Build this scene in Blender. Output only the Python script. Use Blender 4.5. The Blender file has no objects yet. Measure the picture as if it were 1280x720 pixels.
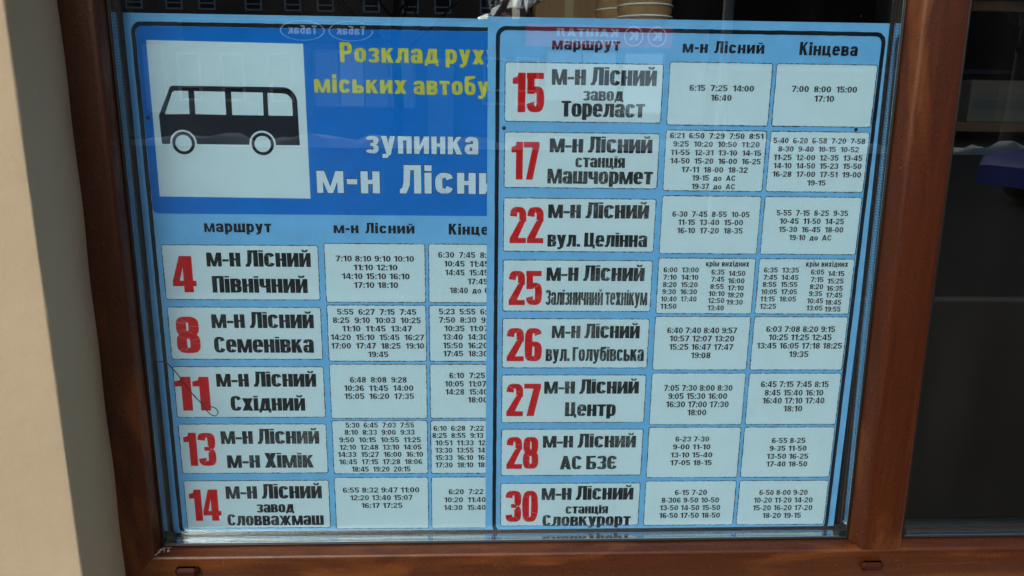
import bpy, math, random
from mathutils import Matrix, Vector
random.seed(7)
SC = bpy.context.scene
COL = SC.collection
Z0 = 1.5                                   # height of the camera above the pavement

# ------------------------------------------------------------------ camera
cam_data = bpy.data.cameras.new('camera'); cam = bpy.data.objects.new('camera', cam_data); COL.objects.link(cam)
cam.matrix_world = Matrix(((0.9993373418, -0.0045348826, -0.0361152614, 0.0),
                           (-0.0340841734, 0.2315916371, -0.9722158107, -0.88),
                           (0.0127728771, 0.9728025228, 0.2312836035, Z0),
                           (0, 0, 0, 1)))
cam_data.sensor_width = 36; cam_data.lens = 27.0; cam_data.clip_start = 0.02; cam_data.clip_end = 500
SC.camera = cam
# ------------------------------------------------------------------ world, sun, exposure
SUN_DIR = Vector((-0.38, -0.74, 0.55)).normalized()     # towards the sun
W = bpy.data.worlds.new("World"); SC.world = W; W.use_nodes = True
wn = W.node_tree
sky = wn.nodes.new('ShaderNodeTexSky'); sky.sky_type = 'NISHITA'; sky.sun_disc = False
sky.sun_elevation = math.asin(SUN_DIR.z); sky.sun_rotation = math.atan2(SUN_DIR.x, SUN_DIR.y)
sky.air_density = 0.75; sky.dust_density = 8.0; sky.ozone_density = 1.0
bg = wn.nodes['Background']; bg.inputs['Strength'].default_value = 0.145
wn.links.new(sky.outputs[0], bg.inputs[0])
sl = bpy.data.lights.new('sun', 'SUN'); sl.energy = 0.50; sl.angle = math.radians(12); sl.color = (1.0, 0.97, 0.93)
so = bpy.data.objects.new('sun', sl); COL.objects.link(so)
so.rotation_euler = (-SUN_DIR).to_track_quat('-Z', 'Y').to_euler(); so.location = (-3, -3, 6)
SC.view_settings.view_transform = 'Standard'; SC.view_settings.look = 'None'
SC.view_settings.exposure = -0.20; SC.view_settings.gamma = 1.0; SC.view_settings.use_curve_mapping = False
SC.cycles.max_bounces = 12; SC.cycles.transparent_max_bounces = 24; SC.cycles.glossy_bounces = 6

# ------------------------------------------------------------------ helpers
def tag(o, label=None, cat=None, group=None, kind=None):
    if label: o['label'] = label
    if cat: o['category'] = cat
    if group: o['group'] = group
    if kind: o['kind'] = kind
    return o
def empty(name, loc, label, cat, group=None):
    o = bpy.data.objects.new(name, None); COL.objects.link(o); o.location = loc; o.empty_display_size = .05
    return tag(o, label, cat, group)

class MB:
    def __init__(s): s.v = []; s.f = []; s.sm = []
    def poly(s, pts, smooth=False):
        n = len(s.v); s.v += [tuple(p) for p in pts]; s.f.append(tuple(range(n, n+len(pts)))); s.sm.append(smooth)
    def grid(s, rows, closed=False, smooth=False):
        n = len(s.v); m = len(rows[0])
        for r in rows: s.v += [tuple(p) for p in r]
        for i in range(len(rows)-1):
            for j in range(m if closed else m-1):
                k = (j+1) % m
                s.f.append((n+i*m+j, n+i*m+k, n+(i+1)*m+k, n+(i+1)*m+j)); s.sm.append(smooth)
    def box(s, x0, x1, y0, y1, z0, z1, b=0.0):
        if b <= 0:
            P = [(x, y, z) for z in (z0, z1) for y in (y0, y1) for x in (x0, x1)]
            n = len(s.v); s.v += P
            for f in ((0,2,3,1),(4,5,7,6),(0,1,5,4),(2,6,7,3),(0,4,6,2),(1,3,7,5)):
                s.f.append(tuple(n+i for i in f)); s.sm.append(False)
            return
        # chamfered box: ring of octagons along z
        def oc(z, q):
            a, c, d, e = x0+q, x1-q, y0+q, y1-q
            return [(a+b,d,z),(c-b,d,z),(c,d+b,z),(c,e-b,z),(c-b,e,z),(a+b,e,z),(a,e-b,z),(a,d+b,z)]
        rows = [oc(z0, b*.7), oc(z0+b, 0), oc(z1-b, 0), oc(z1, b*.7)]
        s.grid(rows, closed=True); s.poly(rows[0][::-1]); s.poly(rows[-1])
    def tube(s, path, r, n=8, smooth=True):
        path = [Vector(p) for p in path]; rows = []
        for i, p in enumerate(path):
            t = (path[min(i+1, len(path)-1)] - path[max(i-1, 0)]).normalized()
            a = t.orthogonal().normalized() if i == 0 else (pa - t*pa.dot(t)).normalized()
            pa = a; b = t.cross(a); rr = r[i] if isinstance(r, (list, tuple)) else r
            rows.append([p + rr*(a*math.cos(2*math.pi*k/n) + b*math.sin(2*math.pi*k/n)) for k in range(n)])
        s.grid(rows, closed=True, smooth=smooth); s.poly(rows[0][::-1]); s.poly(rows[-1])
    def lathe(s, cx, cy, prof, n=40, smooth=True):
        s.grid([[(cx+r*math.cos(2*math.pi*k/n), cy+r*math.sin(2*math.pi*k/n), z) for k in range(n)] for r, z in prof], closed=True, smooth=smooth)
    def build(s, name, mat, parent=None, fix=True):
        me = bpy.data.meshes.new(name); me.from_pydata([tuple(v) for v in s.v], [], s.f)
        me.polygons.foreach_set('use_smooth', s.sm); me.materials.append(mat)
        if fix and False: pass
        me.update()
        o = bpy.data.objects.new(name, me); COL.objects.link(o)
        if parent is not None: o.parent = parent; o.matrix_parent_inverse = Matrix()
        return o

# ------------------------------------------------------------------ materials
class NM:
    def __init__(s, name, rough=.5, spec=.5):
        s.m = bpy.data.materials.new(name); s.m.use_nodes = True; s.t = s.m.node_tree; s.n = s.t.nodes
        s.b = s.n['Principled BSDF']; s.b.inputs['Roughness'].default_value = rough; s.b.inputs['Specular IOR Level'].default_value = spec
        s.tc = s.n.new('ShaderNodeTexCoord')
    def new(s, typ, **kw):
        n = s.n.new(typ)
        for k, v in kw.items():
            if hasattr(n, k): setattr(n, k, v)
            else: n.inputs[k.replace('_', ' ')].default_value = v
        return n
    def L(s, a, b): s.t.links.new(a, b)
    def map(s, scale=(1,1,1), rot=(0,0,0)):
        m = s.n.new('ShaderNodeMapping'); m.inputs['Scale'].default_value = scale; m.inputs['Rotation'].default_value = rot
        s.L(s.tc.outputs['Object'], m.inputs[0]); return m.outputs[0]
    def noise(s, vec, scale, detail=4, rough=.55, dist=0):
        n = s.new('ShaderNodeTexNoise'); n.inputs['Scale'].default_value = scale; n.inputs['Detail'].default_value = detail
        n.inputs['Roughness'].default_value = rough; n.inputs['Distortion'].default_value = dist; s.L(vec, n.inputs['Vector']); return n.outputs['Fac']
    def ramp(s, fac, stops):
        r = s.n.new('ShaderNodeValToRGB'); e = r.color_ramp.elements
        while len(e) < len(stops): e.new(.5)
        for i, (p, c) in enumerate(stops):
            e[i].position = p; e[i].color = (*c, 1) if not isinstance(c, (int, float)) else (c, c, c, 1)
        s.L(fac, r.inputs[0]); return r.outputs[0]
    def mix(s, fac, a, b, mode='MIX'):
        m = s.n.new('ShaderNodeMix'); m.data_type = 'RGBA'; m.blend_type = mode
        for sock, v in ((m.inputs[0], fac), (m.inputs[6], a), (m.inputs[7], b)):
            if hasattr(v, 'is_output'): s.L(v, sock)
            elif isinstance(v, (int, float)): sock.default_value = v
            else: sock.default_value = (*v, 1)
        return m.outputs[2]
    def math(s, op, a, b=None):
        m = s.n.new('ShaderNodeMath'); m.operation = op
        for i, v in enumerate((a, b)):
            if v is None: continue
            if hasattr(v, 'is_output'): s.L(v, m.inputs[i])
            else: m.inputs[i].default_value = v
        return m.outputs[0]
    def color(s, c):
        if hasattr(c, 'is_output'): s.L(c, s.b.inputs['Base Color'])
        else: s.b.inputs['Base Color'].default_value = (*c, 1)
        return s
    def rough(s, r): s.L(r, s.b.inputs['Roughness']); return s
    def bump(s, h, strength=.3, dist=.001):
        b = s.n.new('ShaderNodeBump'); b.inputs['Strength'].default_value = strength; b.inputs['Distance'].default_value = dist
        s.L(h, b.inputs['Height']); s.L(b.outputs[0], s.b.inputs['Normal']); return s

def flat(name, c, rough=.5, spec=.5, metal=0):
    k = NM(name, rough, spec); k.color(c); k.b.inputs['Metallic'].default_value = metal; return k.m
def printed(name, c, var=.06, rough=.6, wear=0.0, wearcol=(.78,.82,.82)):
    """ink or paper: very slight mottling, optional worn print where the ink has not taken"""
    k = NM(name, rough, .10)
    n = k.noise(k.map(), 35, 3); n2 = k.noise(k.map(), 900, 2)
    a = tuple(x*(1-var) for x in c); b = tuple(min(1, x*(1+var)) for x in c)
    col = k.mix(k.ramp(n, [(.35, 0.0), (.65, 1.0)]), a, b)
    col = k.mix(k.math('MULTIPLY', k.ramp(n2, [(.4, 0.0), (.7, 1.0)]), .12), col, tuple(x*.6 for x in c))
    if wear:
        big = k.ramp(k.noise(k.map(), 14, 2), [(.45, 0.0), (.62, 1.0)])
        sp = k.ramp(k.noise(k.map(), 1100, 2), [(.52, 0.0), (.60, 1.0)])
        col = k.mix(k.math('MULTIPLY', k.math('MULTIPLY', big, sp), wear), col, wearcol)
    k.color(col); return k.m
def wood(name, axis):
    k = NM(name, .28, .5)
    st = (38, 38, 2.0) if axis == 'z' else (2.0, 38, 38)
    v = k.map(st)
    g1 = k.noise(v, 1.4, 5, .6, 1.2); g2 = k.noise(k.map(tuple(x*3.5 for x in st)), 1.6, 5, .7, .4)
    bl = k.noise(k.map((5, 5, 1.6) if axis == 'z' else (1.6, 5, 9)), 2.2, 4, .55, .8)
    c = k.ramp(g1, [(.2, (.036, .0085, .0024)), (.48, (.058, .0140, .0038)), (.65, (.072, .0185, .0048)), (.85, (.110, .031, .0075))])
    c = k.mix(k.math('MULTIPLY', k.ramp(g2, [(.45, 0.0), (.68, 1.0)]), .60), c, (.040, .010, .003))
    c = k.mix(k.math('MULTIPLY', k.ramp(bl, [(.50, 0.0), (.60, 1.0)]), .50), c, (.20, .066, .014))
    dk = k.ramp(k.noise(k.map((4, 4, 1.2) if axis == 'z' else (1.2, 4, 6)), 2.6, 4, .6, 1.0), [(.50, 0.0), (.68, 1.0)])
    c = k.mix(k.math('MULTIPLY', dk, .55), c, (.040, .012, .005))
    sp = k.ramp(k.noise(k.map(), 420, 1), [(.735, 0.0), (.75, 1.0)])
    c = k.mix(k.math('MULTIPLY', sp, .18), c, (.45, .38, .32))
    k.color(c)
    fine = k.noise(k.map(), 650, 2, .6)
    k.rough(k.ramp(fine, [(.3, .24), (.7, .42)]))
    k.bump(k.math('ADD', k.math('MULTIPLY', g2, .5), k.math('MULTIPLY', fine, .9)), .34, .0009)
    return k.m
def plaster(name, c):
    k = NM(name, .85, .25)
    n1 = k.noise(k.map(), 3, 5, .6); n2 = k.noise(k.map(), 60, 4, .6); n3 = k.noise(k.map(), 300, 3, .7)
    col = k.mix(k.ramp(n1, [(.3, 0.0), (.7, 1.0)]), tuple(x*.93 for x in c), tuple(min(1, x*1.05) for x in c))
    col = k.mix(k.math('MULTIPLY', k.ramp(n2, [(.5, 0.0), (.8, 1.0)]), .12), col, tuple(x*.75 for x in c))
    k.color(col)
    sc = k.noise(k.map((1, 1, .25)), 26, 3, .5, 1.0)
    k.bump(k.math('ADD', k.math('ADD', k.math('MULTIPLY', n2, 1.0), k.math('MULTIPLY', n3, .35)), k.math('MULTIPLY', sc, 1.1)), .55, .0017)
    return k.m
def glass(name, tint, dusty=False):
    """one face of an uncoloured float pane: tinted see-through plus the mirror share that grows at grazing angles"""
    m = bpy.data.materials.new(name); m.use_nodes = True; t = m.node_tree; n = t.nodes; n.remove(n['Principled BSDF'])
    tr = n.new('ShaderNodeBsdfTransparent'); tr.inputs[0].default_value = (*tint, 1)
    gl = n.new('ShaderNodeBsdfGlossy'); gl.inputs['Roughness'].default_value = 0.0; gl.inputs[0].default_value = (.95, 1, .98, 1)
    geo = n.new('ShaderNodeNewGeometry'); dot = n.new('ShaderNodeVectorMath'); dot.operation = 'DOT_PRODUCT'
    t.links.new(geo.outputs['Normal'], dot.inputs[0]); t.links.new(geo.outputs['Incoming'], dot.inputs[1])
    def M(op, a, b=None):
        q = n.new('ShaderNodeMath'); q.operation = op
        for i, v in enumerate((a, b)):
            if v is None: continue
            if hasattr(v, 'is_output'): t.links.new(v, q.inputs[i])
            else: q.inputs[i].default_value = v
        return q.outputs[0]
    c = M('ABSOLUTE', dot.outputs['Value']); f = M('POWER', M('SUBTRACT', 1.0, c), 5.0)
    fac = M('ADD', M('MULTIPLY', f, .937), .063)
    mx = n.new('ShaderNodeMixShader'); t.links.new(fac, mx.inputs[0]); t.links.new(tr.outputs[0], mx.inputs[1]); t.links.new(gl.outputs[0], mx.inputs[2])
    tc = n.new('ShaderNodeTexCoord'); mp = n.new('ShaderNodeMapping'); mp.inputs['Scale'].default_value = (9, 9, 1.6); t.links.new(tc.outputs['Object'], mp.inputs[0])
    def N(scale, detail, vec):
        q = n.new('ShaderNodeTexNoise'); q.inputs['Scale'].default_value = scale; q.inputs['Detail'].default_value = detail; t.links.new(vec, q.inputs['Vector']); return q.outputs['Fac']
    def RR(v, lo, hi):
        q = n.new('ShaderNodeMapRange'); q.inputs['From Min'].default_value = lo; q.inputs['From Max'].default_value = hi; t.links.new(v, q.inputs['Value']); return q.outputs['Result']
    film = M('MULTIPLY', RR(N(1.3, 5, mp.outputs[0]), .42, .75), .004)
    specks = M('MULTIPLY', RR(N(260, 1, tc.outputs['Object']), .757, .78), .06)
    df = n.new('ShaderNodeBsdfDiffuse'); df.inputs[0].default_value = (.62, .64, .66, 1)
    m2 = n.new('ShaderNodeMixShader'); t.links.new(M('MAXIMUM', film, specks) if dusty else M('MULTIPLY', film, .0), m2.inputs[0]); t.links.new(mx.outputs[0], m2.inputs[1]); t.links.new(df.outputs[0], m2.inputs[2])
    t.links.new(m2.outputs[0], n['Material Output'].inputs[0]); return m

def spacer_mat():
    """rolled aluminium spacer bar with two rows of pin-prick drying holes down its middle"""
    k = NM('spacer_aluminium', .16, .5); k.b.inputs['Metallic'].default_value = .95
    s = k.n.new('ShaderNodeSeparateXYZ'); k.L(k.tc.outputs['Object'], s.inputs[0])
    along = k.math('ADD', s.outputs[0], s.outputs[2])            # bars run along x or along z
    fx = k.math('ABSOLUTE', k.math('SUBTRACT', k.math('FRACT', k.math('MULTIPLY', along, 300.0)), .5))
    ry = k.math('ABSOLUTE', k.math('SUBTRACT', k.math('ABSOLUTE', k.math('SUBTRACT', s.outputs[1], .0118)), .0020))
    hole = k.math('MULTIPLY', k.math('LESS_THAN', fx, .24), k.math('LESS_THAN', ry, .0008))
    groove = k.math('LESS_THAN', k.math('ABSOLUTE', k.math('SUBTRACT', k.math('ABSOLUTE', k.math('SUBTRACT', s.outputs[1], .0118)), .0048)), .0007)
    dark = k.math('MAXIMUM', hole, k.math('MULTIPLY', groove, .8))
    k.color(k.mix(dark, (.60, .63, .66), (.03, .035, .04))); return k.m

MT = {
 'wood_z': wood('wood_foil_upright', 'z'), 'wood_x': wood('wood_foil_level', 'x'),
 'wall': plaster('beige_render', (.468, .405, .290)),
 'pane': glass('window_glass', (.955, .991, .999)), 'pane_dusty': glass('dusty_outer_glass', (.955, .991, .999), True),
 'spacer': spacer_mat(), 'rubber': flat('black_rubber', (.006, .007, .009), .45),
 'sealant': flat('black_sealant', (.008, .009, .012), .6),
 'cap': flat('brown_plastic', (.040, .010, .006), .55, .15),
 'paper_blue': printed('light_blue_print', (.20, .53, .94)), 'blue': printed('strong_blue_print', (.001, .185, .70), .05),
 'white': printed('white_print', (.70, .86, .97), .02), 'ink': printed('black_ink', (.012, .013, .017), .2),
 'ink_worn': printed('worn_black_ink', (.016, .017, .022), .2, wear=.4), 'red': printed('red_ink', (.68, .008, .012), .08),
 'navy': printed('cell_edge_ink', (.010, .018, .035), .1, wear=.9, wearcol=(.35, .55, .75)),
 'border': printed('border_ink', (.008, .010, .018), .1), 'yellow': printed('yellow_ink', (.66, .64, .045), .05),
 'time_ink': printed('time_ink', (.009, .011, .015), .2, wear=.12),
}
# ------------------------------------------------------------------ lettering, drawn stroke by stroke
FONTS = {  # lower width, stem, bar, x-height, cap width, gap, roundness, space
 'heavy': dict(W=.50, s=.216, h=.150, X=.85, C=.53, g=.026, e=3.0, sp=.17, one=.36),
 'sign':  dict(W=.56, s=.215, h=.175, X=.74, C=.58, g=.100, e=2.6, sp=.30, one=.40),
 'plain_tight': dict(W=.60, s=.205, h=.165, X=.74, C=.70, g=.085, e=2.15, sp=.24, one=.43),
 'plain': dict(W=.60, s=.205, h=.165, X=.74, C=.70, g=.085, e=2.15, sp=.52, one=.43),
}
def arc(cx, cy, rx, ry, tx, ty, a0, a1, e):
    n = max(4, int(abs(a1-a0)/20)); out = []
    def P(a, x, y):
        c, s = math.cos(a), math.sin(a)
        return (cx + math.copysign(abs(c)**(2/e), c)*x, cy + math.copysign(abs(s)**(2/e), s)*y)
    st = [(P(math.radians(a0+(a1-a0)*i/n), rx, ry), P(math.radians(a0+(a1-a0)*i/n), max(rx-tx, .004), max(ry-ty, .004))) for i in range(n+1)]
    for (a, b), (c, d) in zip(st, st[1:]): out.append([a, c, d, b])
    return out
def glyph(ch, F):
    """-> (width, [pieces]); a piece is a list of polygons that do not overlap"""
    W, s, h, X, C, e = F['W'], F['s'], F['h'], F['X'], F['C'], F['e']
    R = lambda x0, y0, x1, y1: [[(x0,y0),(x1,y0),(x1,y1),(x0,y1)]]
    Q = lambda *p: [list(p)]
    A = lambda *a: arc(*a, e)
    def bowlr(x0, x1, y0, y1, t=s, hh=h):
        xm = x1 - min((x1-x0)*.6, max((y1-y0)/2, t*1.1)); return [R(x0, y1-hh, xm, y1), R(x0, y0, xm, y0+hh), A(xm, (y0+y1)/2, x1-xm, (y1-y0)/2, t, hh, -90, 90)]
    def ring(x0, x1, y0, y1, a0=0, a1=360, t=s, hh=h): return [A((x0+x1)/2, (y0+y1)/2, (x1-x0)/2, (y1-y0)/2, t, hh, a0, a1)]
    def mirror(P, w): return [[[(w-x, y) for x, y in q][::-1] for q in p] for p in P]
    def turn(P, w, H): return [[[(w-x, H-y) for x, y in q] for q in p] for p in P]
    def dia(xa, ya, xb, yb, t): return Q((xa-t/2,ya),(xa+t/2,ya),(xb+t/2,yb),(xb-t/2,yb))
    up = ch != ch.lower(); lo = ch.lower(); K = 1.0 if up else X; w = C if up else W; hs = h if up else h*.95
    D = -.19
    if ch == ' ': return F['sp'], []
    if ch == '-': return .30, [R(0, .30, .30, .30+h)]
    if ch == '.': return s*.9, [R(0, 0, s*.9, s*.9)]
    if ch == ':': return s*.95, [R(0, 0, s*.95, s*.95), R(0, X-s*.95, s*.95, X)]
    if ch.isdigit():
        w = F['W'] if F['s'] > .19 else .60
        if ch == '0': return w, ring(0, w, 0, 1)
        if ch == '1':
            o = F['one']; return o, [R(o-s, 0, o, 1), Q((0,.70),(o-s,.76),(o-s,.999),(o-s*.75,.999),(0,.84))] if s < .19 else [R(o-s, 0, o, 1), Q((0,.72),(o-s,.72),(o-s,1),(o-s*.9,1),(o-s*1.1,.90),(0,.86))]
        if ch == '2': return w, [A(w/2, .70, w/2, .30, s, h, -12, 176), Q((0,h*.9),(s*1.15,h*.9),(w,.66),(w-s,.62)), R(0, 0, w, h)]
        if ch == '3': return w, [A(w/2, .735, w/2, .265, s, h, -62, 175), A(w/2, .27, w/2, .27, s, h, -175, 62), R(w*.36, .515-h*.38, w*.72, .515+h*.42)]
        if ch == '4': return w*1.08, [R(w-s*1.15, 0, w-s*.15, 1), R(0, .17, w*1.08, .17+h), Q((0,.17+h*.9),(s*.75,.17+h*.9),(w-s*.8,1),(w-s*1.45,1))]
        if ch == '5': return w, [R(0, 1-h, w*.95, 1), R(w*.04, .47, w*.04+s*.9, 1-h*.5), A(w/2, .33, w/2, .33, s, h, -168, 128)]
        if ch == '6': return w, ring(0, w, 0, .60) + [A(w/2, .66, w/2, .34, s, h, 22, 180), R(0, .28, s, .68)]
        if ch == '7': return w, [R(0, 1-h, w, 1), Q((w*.16,0),(w*.16+s,0),(w,1-h*.6),(w-s,1-h*.6))]
        if ch == '8': return w, ring(w*.02, w*.98, .46, 1) + ring(0, w, 0, .555)
        if ch == '9': P = glyph('6', F)[1]; return w, turn(P, w, 1)
    if lo == 'м':
        w *= 1.38; c = w/2
        return w, [R(0,0,s*.84,K), R(w-s*.84,0,w,K), Q((s*.25,K),(s*1.05,K),(c+s*.30,0),(c-s*.34,0)), Q((w-s*1.05,K),(w-s*.25,K),(c+s*.34,0),(c-s*.30,0))]
    if lo == 'н': return w, [R(0,0,s,K), R(w-s,0,w,K), R(s,K*.52-h*.42,w-s,K*.52+h*.42)]
    if lo in 'ий':
        w *= 1.06; t = .42*K; P = [R(0,0,s,K), R(w-s,0,w,K), Q((s*.9,0.02),(s*.9,t),(w-s*.9,K-.02),(w-s*.9,K-t))]
        if lo == 'й': P += [A(w/2, K+.20, w*.28, .15, s*.5, .10, 180, 360)]
        return w, P
    if lo == 'і': return s, [R(0,0,s,K)] + ([] if up else [R(0, X+.055 if s > .19 else X+.10, s, 1.0 if s > .19 else X+.10+s)])
    if lo == 'с': return w, ring(0, w, 0, K, 24, 336)
    if lo == 'є': return w, ring(0, w, 0, K, 24, 336) + [R(s*.8, K/2-h/2, w*.78, K/2+h/2)]
    if lo == 'е':
        if up: return w*.85, [R(0,0,s,1), R(s,0,w*.85,h), R(s,1-h,w*.85,1), R(s,.5-h/2,w*.8,.5+h/2)]
        return w, ring(0, w, 0, K, -4, 328) + [R(s*.8, K*.44, w-s*.6, K*.44+h*.8)]
    if lo == 'о': return w, ring(0, w, 0, K)
    if lo == 'а':
        if up: return w*1.12, [dia(s*.5,0,w*.56,1,s), dia(w*1.12-s*.5,0,w*.56,1,s), R(w*.3,.17,w*.82,.17+h)]
        return w, [A(w/2, K*.64, w/2, K*.36, s, h, 0, 172), R(w-s,0,w,K*.66)] + ring(0, w*.92, 0, K*.60, t=s*.95, hh=h*.85)
    if lo == 'в': return w, [R(0,0,s,K)] + bowlr(s*.5, w*.96, K*.46, K, hh=h*.88) + bowlr(s*.5, w, 0, K*.56, hh=h*.88)
    if lo == 'ь': return w, [R(0,0,s,K)] + bowlr(s*.5, w, 0, K*.58)
    if lo == 'б':
        if up: return w, [R(0,0,s,1), R(s,1-h,w*.92,1)] + bowlr(s*.5, w, 0, .58)
        return w, ring(0, w, 0, K*.92) + [R(0,K*.4,s,.86), Q((0,.84),(s,.80),(w*.95,.90),(w*.95,1.03),(w*.1,1.0))]
    if lo == 'р':
        if up: return w, [R(0,0,s,1)] + bowlr(s*.5, w, .40, 1)
        return w, [R(0,D,s,K)] + ring(0, w, 0, K)
    if lo == 'я': return w, mirror([R(0,0,s,K)] + bowlr(s*.5, w, K*.38, K, hh=h*.85) + [Q((w-s*1.05,0),(w,0),(w*.75,K*.45),(w*.75-s*.8,K*.45))], w)
    if lo == 'п': return w, [R(0,0,s,K), R(w-s,0,w,K), R(s,K-h,w-s,K)]
    if lo == 'г': return w*.82, [R(0,0,s,K), R(s,K-h,w*.82,K)]
    if lo == 'т': w *= .92; return w, [R(w/2-s/2,0,w/2+s/2,K-h), R(0,K-h,w,K)]
    if lo == 'л': w *= 1.10; return w, [R(w-s,0,w,K), R(w*.19,K-h,w-s,K), Q((w*.19,K-h),(w*.19+s*.92,K-h),(w*.17+s*.85,K*.28),(w*.13+s*.5,.0),(0,0),(0,h*.8),(w*.12,h*1.2),(w*.17,K*.4))]
    if lo == 'д': w *= 1.18; return w, [R(0,0,w,h), R(0,D*.62,s*.62,0), R(w-s*.62,D*.62,w,0), R(w*.90-s,h,w*.90,K), R(w*.26,K-h,w*.90-s,K), Q((w*.24,K-h),(w*.26+s*.85,K-h),(w*.13+s*.85,h),(w*.10,h))]
    if lo == 'к': return w*1.04, [R(0,0,s,K), Q((s*.9,K*.38),(s*.9,K*.62),(w-s*.95,K),(w*1.02,K)), Q((w*1.04-s*1.08,0),(w*1.04,0),(s*1.7,K*.66),(s*.95,K*.46))]
    if lo == 'х': w *= 1.05; return w, [dia(s*.55,0,w-s*.55,K,s*1.1), dia(w-s*.55,0,s*.55,K,s*1.1)]
    if lo == 'у':
        if up: D = 0
        w *= 1.02; return w, [Q((0,K),(s*1.02,K),(w/2+s*.38,K*.06),(w/2-s*.42,K*.06)), Q((w-s*1.0,K),(w,K),(w*.60+s*.15,D*.4),(w*.38+s*.2,D+h),(w*.36,D+h*.5),(w*.44-s*.3,0)), Q((w*.08,D),(w*.42,D),(w*.66,D*.05),(w*.5,h*.35),(w*.36,D+h),(w*.08,D+h))]
    if lo == 'ч': return w, [R(w-s,0,w,K), R(0,K*.5,s,K), Q((0,K*.5),(s*.5,K*.36),(w-s,K*.36),(w-s,K*.36+h),(s,K*.5))]
    if lo == 'ш': w *= 1.5; return w, [R(0,0,s,K), R(w/2-s/2,0,w/2+s/2,K), R(w-s,0,w,K), R(s*.5,0,w-s*.5,h)]
    if lo == 'ц': return w*1.14, [R(0,0,s,K), R(w-s,0,w,K), R(s,0,w*1.14,h), R(w*1.14-s*.62,D*.65,w*1.14,0)]
    if lo == 'з': return w*.94, [A(w*.47, K*.735, w*.47, K*.265, s, h*.9, -70, 168), A(w*.47, K*.27, w*.47, K*.27, s, h*.9, -168, 70), R(w*.34, K*.5-h*.36, w*.68, K*.5+h*.42)]
    if lo == 'ж': w *= 1.5; c = w/2; return w, [R(c-s/2,0,c+s/2,K), dia(s*.4,0,c-s*.35,K*.56,s*.74), dia(s*.4,K,c-s*.35,K*.44,s*.74), dia(w-s*.4,0,c+s*.35,K*.56,s*.74), dia(w-s*.4,K,c+s*.35,K*.44,s*.74)]
    raise ValueError('no glyph for ' + ch)
def lettering(mb, text, font, x0, x1, zb, hgt, y, grow=(0, 0), jit=0.0, xh=False):
    """adds text whose ink spans x0..x1, with its baseline at zb, to mb (metres, plane facing -y)"""
    F = FONTS[font]; pen = 0; items = []
    for ch in text:
        w, P = glyph(ch, F)
        for k, pc in enumerate(P): items.append((pen, k, pc))
        pen += w + F['g']
    pen -= F['g']; sx = (x1-x0)/pen; sz = hgt/(F['X'] if xh else 1.0)
    for px, k, pc in items:
        yy = y - k*1.6e-5
        for q in pc:
            mb.poly([(x0 + (px+a)*sx + grow[0] + random.uniform(-jit, jit), yy, zb + b*sz + grow[1] + random.uniform(-jit, jit)) for a, b in q])
def rrect(x0, x1, z0, z1, r, n=5, corners=(1,1,1,1)):
    """rounded rectangle outline, anticlockwise seen from -y; corners: BL, BR, TR, TL"""
    out = []
    for (cx, cz, a), c in zip(((x0+r,z0+r,180),(x1-r,z0+r,270),(x1-r,z1-r,0),(x0+r,z1-r,90)), corners):
        if c:
            for i in range(n+1):
                t = math.radians(a + 90*i/n); out.append((cx+r*math.cos(t), cz+r*math.sin(t)))
        else: out.append((x0 if a in (180, 90) else x1, z0 if a in (180, 270) else z1))
    return out
def plate(pts, y): return [(x, y, z) for x, z in pts]
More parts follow.
